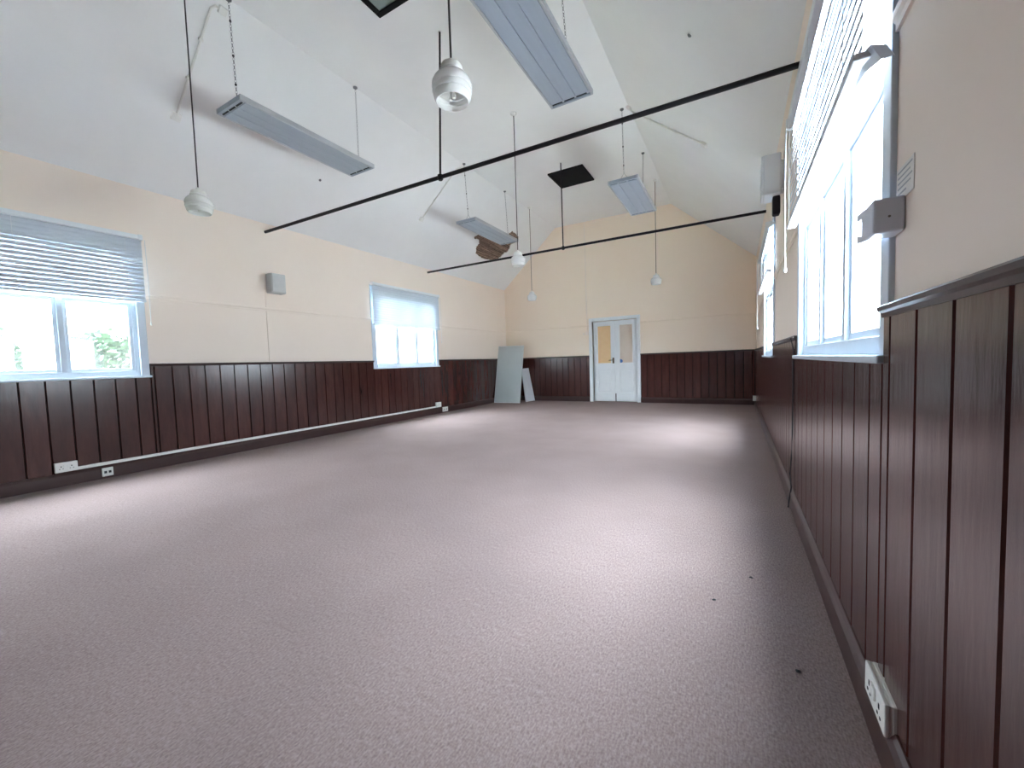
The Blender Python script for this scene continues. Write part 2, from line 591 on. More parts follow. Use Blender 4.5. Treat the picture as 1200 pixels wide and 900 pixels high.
# ------------------------------------------------------------------ WAINSCOT: every board a piece of its wall
def board_mesh(width, z0, z1, name='board'):
    h_ = width / 2
    c = 0.0045
    prof = [(-h_, 0), (-h_, 0.012), (-h_ + c, 0.019), (h_ - c, 0.019), (h_, 0.012), (h_, 0)]   # (along, out)
    mb = MB()
    mb.prism(prof, 'Z', z0, z1)
    me = bpy.data.meshes.new(name)
    me.from_pydata(mb.v, [], mb.f)
    bm = bmesh.new()
    bm.from_mesh(me)
    bmesh.ops.recalc_face_normals(bm, faces=bm.faces)
    bm.to_mesh(me)
    bm.free()
    me.materials.append(M['wood'])
    return me


ZS = 0.135   # top of skirting
_cache = {}


def board(parent, pos, ang, width, z1):
    key = (round(width, 3), round(z1, 3))
    if key not in _cache:
        _cache[key] = board_mesh(width, 0.0, z1)
    o = bpy.data.objects.new('board', _cache[key])
    COL.objects.link(o)
    o.parent = parent
    o.location = pos
    o.rotation_euler = (0, 0, ang)
    return o


GAP = 0.006


def run_boards(parent, place, u0, u1, first, pitch, low):
    """boards between u0 and u1; grooves at first + k*pitch; 'low' = window spans with lower top"""
    k0 = math.floor((u0 - first) / pitch)
    g = [first + pitch * k for k in range(k0, k0 + int((u1 - u0) / pitch) + 3)]
    cuts = sorted({round(x, 4) for x in g if u0 + .03 < x < u1 - .03} | {u0, u1} | {e for l in low for e in l})
    clean = [cuts[0]]
    fixed = {u0, u1} | {e for l in low for e in l}
    for c in cuts[1:]:
        if c - clean[-1] < 0.035:
            if c in fixed:
                clean[-1] = c
            continue
        clean.append(c)
    for a, b in zip(clean[:-1], clean[1:]):
        mid = (a + b) / 2
        z1 = ZD - 0.03
        for l in low:
            if l[0] < mid < l[1]:
                z1 = ZW0 - 0.005
        place(parent, mid, (b - a) - GAP, z1)


lowL = [(a - .0, b + .0) for a, b in WL]
lowR = [(a - .0, b + .0) for a, b in WR]
run_boards(wall_left, lambda p, u, w, z: board(p, (0.004, u, 0.0), -math.pi / 2, w, z), Y0 + 0.03, D - 0.03, 1.02, 0.1745, lowL)
run_boards(wall_right, lambda p, u, w, z: board(p, (W - 0.004, u, 0.0), math.pi / 2, w, z), Y0 + 0.03, D - 0.03, 0.892, 0.181, lowR)
run_boards(wall_back, lambda p, u, w, z: board(p, (u, D - 0.004, 0.0), math.pi, w, z), 0.03, 2.605, 0.06, 0.176, [])
run_boards(wall_back, lambda p, u, w, z: board(p, (u, D - 0.004, 0.0), math.pi, w, z), 3.95, W - 0.03, 0.06, 0.176, [])
# dark backing seen in the joints
mb = MB()
wall_pieces(mb, 'X', 0.0005, 0.005, Y0, D, 0, ZD - .02, [(a, b, ZW0 - .02, 3) for a, b in WL])
mb.build('wainscot_backing', 'gap', wall_left)
mb = MB()
wall_pieces(mb, 'X', W - 0.005, W - 0.0005, Y0, D, 0, ZD - .02, [(a, b, ZW0 - .02, 3) for a, b in WR])
mb.build('wainscot_backing', 'gap', wall_right)
mb = MB()
mb.box((0, D - 0.005, 0), (2.605, D - 0.0005, ZD - .02))
mb.box((3.95, D - 0.005, 0), (W, D - 0.0005, ZD - .02))
mb.build('wainscot_backing', 'gap', wall_back)
mb = MB()
mb.box((0, Y0 + .0005, 0), (W, Y0 + .02, ZD - .02))
mb.build('wainscot_backing', 'wood', wall_front)

# baseboards
sk = [(0, 0), (0.042, 0), (0.042, ZS - 0.03), (0.034, ZS - 0.012), (0.026, ZS), (0, ZS)]
mb = MB()
mb.prism(sk, 'Y', Y0, D)
struct(mb.build('baseboard_left', 'woodtrim'))
mb = MB()
mb.prism([(W - x, z) for x, z in sk], 'Y', Y0, 3.735)
mb.prism([(W - x * .93, z * .985) for x, z in sk], 'Y', 3.741, D)
struct(mb.build('baseboard_right', 'woodtrim'))
mb = MB()
mb.prism([(D - x, z) for x, z in sk], 'X', 0.042, 2.605)
mb.prism([(D - x, z) for x, z in sk], 'X', 3.95, W - .042)
struct(mb.build('baseboard_back', 'woodtrim'))

# dado rails (trim_1 left, trim_2 right, trim_3 back) and pale picture rails (trim_4..6)
dr = [(0, ZD - .034), (0.026, ZD - .034), (0.028, ZD - .022), (0.036, ZD - .016), (0.038, ZD - .006), (0.032, ZD), (0, ZD)]
segL = [(Y0, WL[0][0]), (WL[0][1], WL[1][0]), (WL[1][1], D)]
segR = [(Y0, WR[0][0]), (WR[0][1] + .01, WR[1][0]), (WR[1][1], D)]
mb = MB()
for a, b in segL:
    mb.prism(dr, 'Y', a, b)
struct(mb.build('trim_1', 'woodtrim'))
mb = MB()
for a, b in segR:
    mb.prism([(W - x, z) for x, z in dr], 'Y', a, b)
struct(mb.build('trim_2', 'woodtrim'))
mb = MB()
for a, b in ((0.0, 2.605), (3.95, W)):
    mb.prism([(D - x, z) for x, z in dr], 'X', a, b)
struct(mb.build('trim_3', 'woodtrim'))
ZP = 2.035
pr = [(0, ZP - .03), (0.008, ZP - .03), (0.008, ZP - .01), (0.015, ZP), (0.015, ZP + .02), (0.01, ZP + .028), (0, ZP + .028)]
mb = MB()
for a, b in segL:
    mb.prism(pr, 'Y', a, b)
struct(mb.build('trim_4', 'wall'))
mb = MB()
for a, b in segR:
    mb.prism([(W - x, z - .03) for x, z in pr], 'Y', a, b)
struct(mb.build('trim_5', 'wall'))
mb = MB()
for a, b in ((0.0, 2.605), (3.95, W)):
    mb.prism([(D - x, z + .01) for x, z in pr], 'X', a, b)
struct(mb.build('trim_6', 'wall_cream'))


# ------------------------------------------------------------------ WINDOWS
def window(idx, side, y0, y1):
    """side: 'L' or 'R'. built in local frame (out = distance into the room)"""
    X = (lambda o: o) if side == 'L' else (lambda o: W - o)
    root = sroot('window_%d' % idx, (X(0), (y0 + y1) / 2, ZW0))
    def bx(mb, o0, o1, ya, yb, za, zb, c=0.004):
        mb.cbox((X(o0), ya, za), (X(o1), yb, zb), c)
    cw = 0.075                                    # casing
    mb = MB()
    bx(mb, -0.12, 0.014, y0, y0 + cw, ZW0, ZW1)
    bx(mb, -0.12, 0.014, y1 - cw, y1, ZW0, ZW1)
    bx(mb, -0.12, 0.014, y0 + cw, y1 - cw, ZW1 - cw, ZW1)
    mb.build('casing', 'win_paint', root)
    mb = MB()
    bx(mb, -0.13, 0.04, y0 - .012, y1 + .012, ZW0 - .012, ZW0 + .012, .005)
    mb.build('sill', 'win_paint', root)
    a, b = y0 + cw, y1 - cw
    zb, zt = ZW0 + 0.012, ZW1 - cw
    mb = MB()                                     # outer frame of the lights
    bx(mb, -0.12, -0.018, a, a + .04, zb, zt)
    bx(mb, -0.12, -0.018, b - .04, b, zb, zt)
    bx(mb, -0.12, -0.018, a + .04, b - .04, zt - .05, zt)
    bx(mb, -0.12, -0.006, a + .04, b - .04, zb, zb + .06)
    mb.build('frame', 'win_paint', root)
    n = 3
    w = (b - a - .08) / n
    ztr = 1.975
    mb = MB()
    bx(mb, -0.115, -0.016, a + .04, b - .04, ztr - .03, ztr + .03)
    mb.build('transom', 'win_paint', root)
    for k in (1, 2):
        mb = MB()
        c = a + .04 + w * k
        bx(mb, -0.115, -0.012, c - .024, c + .024, zb + .06, zt - .05)
        mb.build('mullion', 'win_paint', root)
    for k in range(n):
        c0, c1 = a + .04 + w * k + (.024 if k else 0), a + .04 + w * (k + 1) - (.024 if k < n - 1 else 0)
        for (z0, z1) in ((zb + .06, ztr - .03), (ztr + .03, zt - .05)):
            mb = MB()                             # sash around each pane
            f = .03
            bx(mb, -0.065, -0.028, c0, c0 + f, z0, z1, .003)
            bx(mb, -0.065, -0.028, c1 - f, c1, z0, z1, .003)
            bx(mb, -0.065, -0.028, c0 + f, c1 - f, z0, z0 + f, .003)
            bx(mb, -0.065, -0.028, c0 + f, c1 - f, z1 - f, z1, .003)
            s_ = mb.build('sash', 'win_paint', root)
            mb = MB()
            mb.box((X(-0.048), c0 + f - .003, z0 + f - .003), (X(-0.044), c1 - f + .003, z1 - f + .003))
            mb.build('pane', 'pane', s_)
    # daylight sampling aid: a portal in the opening, gives off nothing itself
    pd = bpy.data.lights.new('daylight_portal', 'AREA')
    pd.shape = 'RECTANGLE'
    pd.size = y1 - y0
    pd.size_y = ZW1 - ZW0
    pd.cycles.is_portal = True
    po = bpy.data.objects.new('daylight_portal', pd)
    COL.objects.link(po)
    po.location = (X(-TW + .01), (y0 + y1) / 2, (ZW0 + ZW1) / 2)
    d = Vector((1, 0, 0)) if side == 'L' else Vector((-1, 0, 0))
    po.rotation_euler = d.to_track_quat('-Z', 'Z').to_euler()
    # local axes: X of the light along the wall
    return root


window(1, 'L', *WL[0])
window(2, 'L', *WL[1])
window(3, 'R', *WR[0])
window(4, 'R', *WR[1])


# ------------------------------------------------------------------ BLINDS
def blind(side, y0, y1, ztop, zbot, label, off=0.062, tilt=80, cord_y=None, cord_z=1.6, bent=False):
    X = (lambda o: o) if side == 'L' else (lambda o: W - o)
    sg = 1 if side == 'L' else -1
    root = thing('venetian_blind', label, 'blind', (X(off), (y0 + y1) / 2, zbot), 'half lowered venetian blinds')
    mb = MB()
    mb.cbox((X(off - .028), y0, ztop - .05), (X(off + .028), y1, ztop), .004)
    mb.build('headrail', 'white', root)
    for yy in (y0 + .012, y1 - .012):
        mb = MB()
        mb.cbox((X(off - .034), yy - .022, ztop - .056), (X(off + .033), yy + .016, ztop + .006), .003)
        mb.box((X(0.0), yy - .01, ztop - .03), (X(off - .03), yy + .01, ztop - .004))
        mb.build('bracket', 'white', root)
    n = int(round((ztop - .05 - zbot - .03) / 0.0445))
    pitch = (ztop - .05 - zbot - .03) / n
    t = math.radians(tilt)
    ca, sa = math.cos(t), math.sin(t)
    hw = 0.0245
    # one slat mesh, shared by all
    prof = []
    for k in range(7):
        u = -hw + 2 * hw * k / 6
        crown = 0.004 * (1 - (u / hw) ** 2)
        prof.append((u, crown))
    prof2 = prof + [(u, c - .0012) for u, c in reversed(prof)]
    L = (y1 - y0) / 2 - .004
    mb = MB()
    # room edge of the slat tilts down
    mb.prism([(sg * (u * ca + c * sa), -u * sa + c * ca) for u, c in prof2], 'Y', -L, L)
    me = None
    for k in range(n):
        z = zbot + .03 + pitch * (k + .5)
        if me is None:
            o = mb.build('slat', 'slat', None, smooth=False)
            me = o.data
            o.parent = root
        else:
            o = link('slat', me)
            o.parent = root
        o.location = (0, 0, z - zbot)
        o.rotation_euler = (0, rnd.uniform(-.03, .03), 0)
    mb = MB()
    mb.cbox((X(off - .026), y0 + .004, zbot), (X(off + .026), y1 - .004, zbot + .022), .005)
    mb.build('bottom_rail', 'slat', root)
    for f in (.08, .5, .92):
        yy = y0 + (y1 - y0) * f
        mb = MB()
        for o_ in (off - .02, off + .026):
            mb.tube([(X(o_), yy, zbot + .01), (X(o_), yy, ztop - .04)], .0016, 5)
        mb.build('ladder_cord', 'cordw', root)
    if cord_y is not None:
        mb = MB()
        mb.tube([(X(off + .03), cord_y, ztop - .05), (X(off + .034), cord_y + .004, (ztop + cord_z) / 2), (X(off + .03), cord_y, cord_z)], .0035, 6)
        mb.lathe([(0.0, .02), (.006, .012), (.009, -.01), (.007, -.022), (0, -.024)], (X(off + .03), cord_y, cord_z), 10)
        mb.build('pull_cord', 'cordw', root)
    if bent:
        # near end of a slipped slat, twisted round towards the casing
        mb = MB()
        pts = [((X(off), y0 + .16, zbot + .012), 0.020), ((X(off), y0 + .05, zbot + .005), 0.026), ((X(off - .02), y0 - .01, zbot + .0), 0.03),
               ((X(off - .045), y0 - .035, zbot - .02), 0.022), ((X(.018), y0 - .05, zbot - .035), 0.014)]
        vs, fs = [], []
        for (p, w_) in pts:
            vs += [(p[0] - .4 * w_, p[1], p[2] + w_ * .8), (p[0] + .4 * w_, p[1], p[2] - w_ * .8)]
        vs += [(v[0], v[1] - .002, v[2] - .001) for v in vs]
        q = len(pts) * 2
        for i in range(len(pts) - 1):
            fs += [(2 * i, 2 * i + 1, 2 * i + 3, 2 * i + 2), (q + 2 * i, q + 2 * i + 2, q + 2 * i + 3, q + 2 * i + 1),
                   (2 * i, 2 * i + 2, q + 2 * i + 2, q + 2 * i), (2 * i + 1, q + 2 * i + 1, q + 2 * i + 3, 2 * i + 3)]
        fs += [(0, q, q + 1, 1), (q - 2, q - 1, 2 * q - 1, 2 * q - 2)]
        mb.add(vs, fs)
        b_ = mb.build('bent_slat', 'slat', root)
        b_['label'] = 'bent loose slat end sticking out at the near corner'
    return root


blind('L', 0.10, 2.03, 2.73, 1.965, 'white venetian blind half down on the near left window, frame edge cuts it off', cord_y=2.05, cord_z=1.72)
blind('L', 5.40, 7.34, 2.735, 1.935, 'white venetian blind half down on the far left window, right of the grey speaker', cord_y=7.36, cord_z=1.66, tilt=77)
blind('R', 1.53, 3.30, 2.655, 1.955, 'white venetian blind with bent near end on the big bright right window', cord_y=3.32, cord_z=1.70, bent=True, tilt=75)
blind('R', 5.40, 7.45, 2.60, 2.06, 'white venetian blind seen edge-on at the far right window beyond the white speaker', cord_y=7.47, cord_z=1.55)

# ------------------------------------------------------------------ DOOR
door = sroot('door_1', ((DX0 + DX1) / 2, D, 0))
mb = MB()
mb.cbox((2.605, D - .03, 0), (DX0, D + .10, DZ), .006)
mb.cbox((DX1, D - .03, 0), (3.95, D + .10, DZ), .006)
mb.cbox((2.605, D - .03, DZ), (3.95, D + .10, DZ + .09), .006)
mb.build('door_frame', 'white', door)
DC = (DX0 + DX1) / 2 + 0.01
YD = D + .055          # front face of leaves


def leaf(x0, x1, glassm, hinge_left):
    zt = DZ - .006
    zb = .012
    st = .105
    g0, g1 = 1.02, zt - .11
    p0, p1 = .24, .84
    mb = MB()
    mb.cbox((x0, YD, zb), (x0 + st, YD + .04, zt), .003)
    mb.cbox((x1 - st, YD, zb), (x1, YD + .04, zt), .003)
    mb.cbox((x0 + st, YD, zb), (x1 - st, YD + .04, p0), .003)
    mb.cbox((x0 + st, YD, p1), (x1 - st, YD + .04, g0), .003)
    mb.cbox((x0 + st, YD, g1), (x1 - st, YD + .04, zt), .003)
    lf = mb.build('door_leaf', 'white', door)
    mb = MB()
    mb.box((x0 + st - .004, YD + .022, p0 - .004), (x1 - st + .004, YD + .034, p1 + .004))
    mb.cbox((x0 + st + .03, YD + .014, p0 + .03), (x1 - st - .03, YD + .03, p1 - .03), .007)
    mb.build('panel', 'white', lf)
    mb = MB()
    mb.box((x0 + st - .004, YD + .016, g0 - .004), (x1 - st + .004, YD + .022, g1 + .004))
    g = mb.build('pane', glassm, lf)
    mb = MB()
    for (a, b, c, d) in ((x0 + st, x0 + st + .014, g0, g1), (x1 - st - .014, x1 - st, g0, g1), (x0 + st, x1 - st, g0, g0 + .014), (x0 + st, x1 - st, g1 - .014, g1)):
        mb.box((a, YD + .004, c), (b, YD + .0165, d))
    mb.build('glazing_bead', 'white', lf)
    return lf


l1 = leaf(DX0 + .004, DC - .002, 'amber', True)
l2 = leaf(DC + .002, DX1 - .004, 'pale', False)
mb = MB()
mb.cbox((DC - .075, YD - .008, 1.02), (DC - .03, YD + .001, 1.17), .003)
mb.tube([(DC - .052, YD - .004, 1.11), (DC - .052, YD - .05, 1.11), (DC - .06, YD - .055, 1.11), (DC - .16, YD - .055, 1.105)], .009, 8)
h_ = mb.build('handle', 'brass', l1, smooth=False)
mb = MB()
pts = [(DC + .14 + .05 * math.cos(2 * math.pi * k / 20), 1.075 + .05 * math.sin(2 * math.pi * k / 20)) for k in range(20)]
mb.prism(pts, 'Y', YD + .012, YD + .016)
s_ = mb.build('round_sticker', 'blue', l2)
s_['label'] = 'round blue sticker at the foot of the glass'
mb = MB()
mb.box((DC - .012, YD - .004, .012), (DC + .012, YD + .003, .22))
mb.build('draught_strip', 'gap', l2)
# room beyond the doors: a plain lobby shell
mb = MB()
mb.box((DX0 - .3, D + 1.5, 0), (DX1 + .3, D + 1.6, 2.4))
mb.box((DX0 - .4, D + TW, 0), (DX0 - .3, D + 1.6, 2.4))
mb.box((DX1 + .3, D + TW, 0), (DX1 + .4, D + 1.6, 2.4))
mb.box((DX0 - .4, D + TW, 2.4), (DX1 + .4, D + 1.6, 2.5))
mb.box((DX0 - .4, D + TW, -.1), (DX1 + .4, D + 1.6, 0))
struct(mb.build('wall_lobby', 'wall'))

# ------------------------------------------------------------------ TIE RODS
def tie_rod(y, za, zb, hx, label, top):
    root = thing('tie_rod', label, 'tie rod', (W / 2, y, za), 'black iron tie rods across the hall')
    mb = MB()
    mb.tube([(-.02, y, za), (W + .02, y, zb)], .021, 10)
    mb.build('rod', 'iron', root)
    zz = za + (zb - za) * hx / W
    mb = MB()
    mb.tube([(hx, y, zz + .01), top], .011, 8)
    mb.build('hanger', 'iron', root)
    mb = MB()
    mb.lathe([(0, .032), (.017, .032), (.03, .022), (.03, -.022), (.02, -.034), (0, -.034)], (hx, y, zz), 12)
    mb.build('coupling', 'iron', root)
    return root


tie_rod(3.50, 3.175, 3.11, 3.31, 'nearer and thicker-looking of the two black tie rods crossing below the ceiling', (3.21, 3.72, ZF + .01))
tie_rod(7.078, 3.222, 3.222, 3.28, 'farther black tie rod, crossing in front of the back gable wall', (3.225, 7.20, ZF + .01))


# ------------------------------------------------------------------ CHAINS
def chain_mesh(a, b, link_len=0.034, r=0.0022):
    a, b = Vector(a), Vector(b)
    d = b - a
    n = max(2, int(d.length / (link_len * .8)))
    z = d.normalized()
    x = z.orthogonal().normalized()
    y = z.cross(x)
    R0 = Matrix((x, y, z)).transposed()
    R1 = Matrix((y, -x, z)).transposed()
    mb = MB()
    for k in range(n):
        c = a + d * ((k + .5) / n)
        mb.torus(c, link_len / 2, r, R0 if k % 2 else R1, 8, 4, .55)
    return mb


# ------------------------------------------------------------------ HEATERS
def heater(cx, y0, y1, z, tops, label, knots=True):
    w = 0.44
    x0, x1 = cx - w / 2, cx + w / 2
    root = thing('radiant_heater', label, 'heater', (cx, (y0 + y1) / 2, z), 'grey radiant panel heaters hung on chains')
    h = 0.048
    mb = MB()
    mb.cbox((x0 + .012, y0 + .03, z + .012), (x1 - .012, y1 - .03, z + h), .004)
    mb.build('casing', 'heater_frame', root)
    for k in range(3):                           # three long emitter panels underneath
        a = x0 + .022 + (w - .044) / 3 * k
        b = a + (w - .044) / 3 - .004
        mb = MB()
        mb.cbox((a, y0 + .062, z + .002), (b, y1 - .062, z + .016), .003)
        mb.build('emitter_panel', 'heater', root)
    for (a, b) in ((x0, x0 + .02), (x1 - .02, x1)):
        mb = MB()
        mb.cbox((a, y0, z), (b, y1, z + h + .004), .004)
        mb.build('side_rail', 'heater_frame', root)
    for (a, b, inn) in ((y0, y0 + .03, 1), (y1 - .03, y1, -1)):
        mb = MB()
        mb.cbox((x0 + .02, a, z), (x1 - .02, b, z + h), .004)
        e = mb.build('end_cap', 'heater', root)
        yy = b if inn == 1 else a - .03
        mb = MB()
        for k in range(3):
            q0 = x0 + .03 + (w - .06) / 3 * k
            mb.box((q0, yy + .008, z + .006), (q0 + (w - .06) / 3 - .022, yy + .022, z + .02))
        mb.build('slot', 'dark', e)
    for i, (ye, top) in enumerate(zip((y0 + .09, y1 - .06), tops)):
        ap = Vector((cx, ye, z + h + .10))
        mb = MB()
        mb.tube([(cx - .07, ye, z + h), ap, (cx + .07, ye, z + h)], .003, 6)
        mb.build('bridle', 'chain', root)
        mb = chain_mesh(ap, top)
        mb.build('chain', 'chain', root)
        if knots and i == 0:
            for f in (.12, .42, .78):
                p = ap.lerp(Vector(top), f)
                mb = MB()
                mb.lathe([(0, .012), (.009, .008), (.011, 0), (.009, -.008), (0, -.012)], p, 8)
                mb.build('cable_tie', 'dark', root)
        mb = MB()
        mb.lathe([(0, 0.012), (.028, .012), (.028, 0), (.01, -.012), (0, -.012)], top, 12)
        mb.build('ceiling_hook', 'chain', root)
    return root


HZ = 3.705
heater(1.765, 2.20, 3.82, HZ, [(1.69, 2.31, ZF - .012), (1.70, 3.82, ZF - .012)], 'long grey radiant heater in front of the left ceiling slope, nearest left')
heater(4.655, 2.33, 3.945, HZ, [(4.62, 2.45, ZF - .012), (4.62, 3.80, ZF - .012)], 'large grey radiant heater cut off by the top frame edge, nearest the viewer overhead')
heater(1.80, 6.08, 7.70, HZ, [(1.70, 6.24, ZF - .012), (1.73, 7.68, ZF - .012)], 'small-looking grey radiant heater hanging over the broken lath hole')
heater(4.645, 6.02, 7.54, HZ, [(4.61, 6.2, ZF - .012), (4.62, 7.68, ZF - .012)], 'grey radiant heater hanging right of the black ceiling hatch, far right')


# ------------------------------------------------------------------ PENDANT LAMPS
def pendant(x, y, ztop, zc, label, cordm='cordk', group='opal glass pendant lamps'):
    """zc = middle of the shade"""
    zt = zc + .10
    root = thing('pendant_lamp', label, 'lamp', (x, y, zc - .1), group)
    mb = MB()
    mb.lathe([(0, 0.004), (.045, 0.0), (.045, -.012), (.028, -.03), (.01, -.036), (0, -.036)], (x, y, ztop), 20)
    mb.build('ceiling_rose', 'plastic', root)
    mb = MB()
    mb.tube([(x, y, ztop - .03), (x, y, zt + .012)], .006, 8)
    mb.build('cord', cordm, root)
    mb = MB()
    mb.lathe([(0, .03), (.012, .03), (.018, .02), (.02, .0), (.054, -.003), (.06, -.012), (.06, -.03), (.054, -.034), (0, -.034)], (x, y, zt), 28)
    mb.build('gallery', 'plastic', root, smooth=False)
    out = [(.052, -.026), (.066, -.034), (.068, -.044), (.062, -.052), (.066, -.055), (.086, -.066), (.099, -.082), (.109, -.101), (.112, -.118),
           (.109, -.128), (.104, -.131), (.108, -.134), (.110, -.146), (.107, -.158), (.101, -.162), (.103, -.166), (.101, -.180), (.095, -.194), (.090, -.202)]
    inn = [(r - .004, z + .001) for r, z in reversed(out)]
    mb = MB()
    mb.lathe(out + inn, (x, y, zt), 48, closed=True)
    mb.build('shade', 'opal', root, smooth=True)
    mb = MB()
    mb.lathe([(0, -.036), (.022, -.036), (.022, -.075), (.0, -.075)], (x, y, zt), 16)
    for s_ in (-1, 1):
        mb.tube([(x + s_ * .012, y, zt - .07), (x + s_ * .013, y, zt - .185)], .0085, 8)
    mb.build('bulb', 'plastic', root)
    return root


pendant(1.70, 1.925, ZF, 2.72, 'opal glass pendant lamp at far left, hanging before the peach wall')
pendant(4.70, 1.885, ZF, 2.695, 'nearest opal pendant lamp, its open underside and bulb tubes visible')
pendant(3.20, 5.43, ZF, 2.69, 'opal pendant lamp on the centre line beside the broken lath patch')
pendant(1.76, 8.80, ZF, 2.72, 'small opal pendant lamp farthest left, above the leaning boards', 'brass')
pendant(4.61, 8.95, ZF, 2.775, 'small opal pendant lamp at the back, above right of the double door', 'brass')

# ------------------------------------------------------------------ CEILING FITTINGS
def hatch(x0, x1, y0, y1, label, pane):
    root = thing('ceiling_hatch', label, 'hatch', ((x0 + x1) / 2, (y0 + y1) / 2, ZF), 'black ceiling hatches')
    f = .06
    mb = MB()
    mb.cbox((x0, y0, ZF - .03), (x1, y0 + f, ZF + .005), .005)
    mb.cbox((x0, y1 - f, ZF - .03), (x1, y1, ZF + .005), .005)
    mb.cbox((x0, y0 + f, ZF - .03), (x0 + f, y1 - f, ZF + .005), .005)
    mb.cbox((x1 - f, y0 + f, ZF - .03), (x1, y1 - f, ZF + .005), .005)
    mb.build('frame', 'black_panel', root)
    mb = MB()
    mb.box((x0 + f - .003, y0 + f - .003, ZF - .02), (x1 - f + .003, y1 - f + .003, ZF + .002))
    mb.build('hatch_panel', pane, root)


hatch(2.81, 3.53, 2.50, 3.225, 'black framed ceiling hatch cut off by the top edge of the frame', 'black_glass')
hatch(2.835, 3.555, 7.46, 8.19, 'whole black square hatch in the flat of the ceiling near the back wall', 'black_panel')


def conduit(a, b, n, label):
    a, b = Vector(a), Vector(b)
    root = thing('ceiling_conduit', label, 'conduit', a, 'white conduits running down the ceiling slopes')
    mb = MB()
    off = n * .014
    t = (a - b).normalized()
    sd = t.cross(n).normalized()
    pts = [b + off + t * .0, a + off - t * .04, a + off + sd * .03 - t * .0, a + off + sd * .075]
    mb.tube(pts, .012, 8)
    mb.build('pipe', 'plastic', root)
    R = Matrix((t, sd, n)).transposed()
    for c, r in ((b - t * .03, .042), (a + sd * .09, .035)):
        m2 = MB()
        m2.cbox((-r, -r, -.002), (r, r, .035), .005)
        m2.v = [tuple(R @ Vector(v) + c) for v in m2.v]
        m2.build('junction_box', 'plastic', root)
    for f in (.3, .65):
        c = a.lerp(b, f)
        m2 = MB()
        m2.cbox((-.012, -.02, 0), (.012, .02, .03), .003)
        m2.v = [tuple(R @ Vector(v) + c) for v in m2.v]
        m2.build('saddle', 'plastic', root)


conduit(onL(2.20, to_s(1.60)), onL(2.19, to_s(.74)), NLs, 'white conduit running down to a small square box on the near left slope')
conduit(onL(6.15, to_s(1.61)), onL(6.09, to_s(.77)), NLs, 'white conduit on the left slope beyond the nearer tie rod')
conduit(onR(6.28, SR - .03), onR(6.07, (W - 5.70) / (W - XR) * SR), NRs, 'white conduit slanting down the right ceiling slope')

for (p, n, lb) in ((onL(3.956, to_s(.693)), NLs, 'small dark screw fixing on the left slope below the near heater'),
                   (onR(3.995, (W - 5.732) / (W - XR) * SR), NRs, 'small dark screw fixing on the right ceiling slope')):
    mb = MB()
    q = n.to_track_quat('Z', 'Y').to_matrix()
    m2 = MB()
    m2.lathe([(0, -.002), (.02, -.002), (.018, .006), (.008, .012), (0, .012)], (0, 0, 0), 12)
    m2.v = [tuple(q @ Vector(v) + p) for v in m2.v]
    tag(m2.build('screw_fixing', 'chain'), lb, 'fixing')

# ------------------------------------------------------------------ WALL FITTINGS, LEFT
root = thing('wall_speaker', 'small grey speaker box high on the left wall between the windows', 'speaker', (0, 3.56, 2.27))
mb = MB()
mb.cbox((.03, 3.44, 2.265), (.17, 3.66, 2.55), .012)
mb.build('cabinet', 'speaker_g', root)
mb = MB()
mb.cbox((.168, 3.452, 2.278), (.182, 3.648, 2.538), .005)
mb.build('grille', 'speaker_g', root)
mb = MB()
mb.cbox((0, 3.51, 2.34), (.032, 3.59, 2.48), .004)
mb.build('bracket', 'dark', root)

mb = MB()
mb.cbox((0, 3.435, ZD), (.012, 3.462, ZP - .03), .002)
mb.cbox((0, 3.435, ZP + .028), (.012, 3.462, 2.30), .002)
tag(mb.build('cable_trunking', 'wall'), 'cream painted trunking dropping from the grey speaker to the dado', 'trunking')

mb = MB()
mb.cbox((0.02, 1.36, .146), (.046, 7.12, .178), .003)
tag(mb.build('cable_trunking', 'plastic'), 'long white trunking along the foot of the left wall panelling', 'trunking')


def socket_left(y0, y1, z0, z1, label, x0=.0235, depth=.038, holes=None, name='double_socket'):
    root = thing(name, label, 'socket', (x0, (y0 + y1) / 2, z0))
    mb = MB()
    mb.cbox((x0, y0, z0), (x0 + depth - .008, y1, z1), .003)
    mb.build('back_box', 'plastic', root)
    mb = MB()
    mb.cbox((x0 + depth - .009, y0 - .001, z0 - .001), (x0 + depth, y1 + .001, z1 + .001), .003)
    f = mb.build('face_plate', 'plastic', root)
    xx = x0 + depth
    zc = (z0 + z1) / 2
    if holes == 'double':
        for c in (y0 + (y1 - y0) * .27, y0 + (y1 - y0) * .73):
            mb = MB()
            mb.box((xx - .002, c - .004, zc + .002), (xx + .0012, c + .004, zc + .014))
            mb.box((xx - .002, c - .016, zc - .018), (xx + .0012, c - .008, zc - .012))
            mb.box((xx - .002, c + .008, zc - .018), (xx + .0012, c + .016, zc - .012))
            mb.build('pin_holes', 'dark', f)
        for c in ((y0 + y1) / 2 - .014, (y0 + y1) / 2 + .014):
            mb = MB()
            mb.cbox((xx - .002, c - .009, zc - .004), (xx + .005, c + .009, zc + .028), .002)
            mb.build('switch_rocker', 'plastic', f)
    else:
        for c in (y0 + (y1 - y0) * .3, y0 + (y1 - y0) * .7):
            mb = MB()
            mb.box((xx - .002, c - .011, zc - .014), (xx + .0012, c + .011, zc + .012))
            mb.build('port', 'dark', f)
    return root


socket_left(1.20, 1.362, .150, .247, 'white double socket at the near end of the left wall trunking', holes='double')
socket_left(1.54, 1.628, .026, .116, 'small square data socket on the baseboard below the near window', x0=.0425, depth=.02, holes='data', name='data_socket')
socket_left(7.12, 7.29, .150, .262, 'white double socket at the far end of the left wall trunking', holes='double')
socket_left(7.34, 7.53, .022, .128, 'data socket low on the baseboard just beyond the far end of the trunking', x0=.0425, depth=.02, holes='data', name='data_socket')

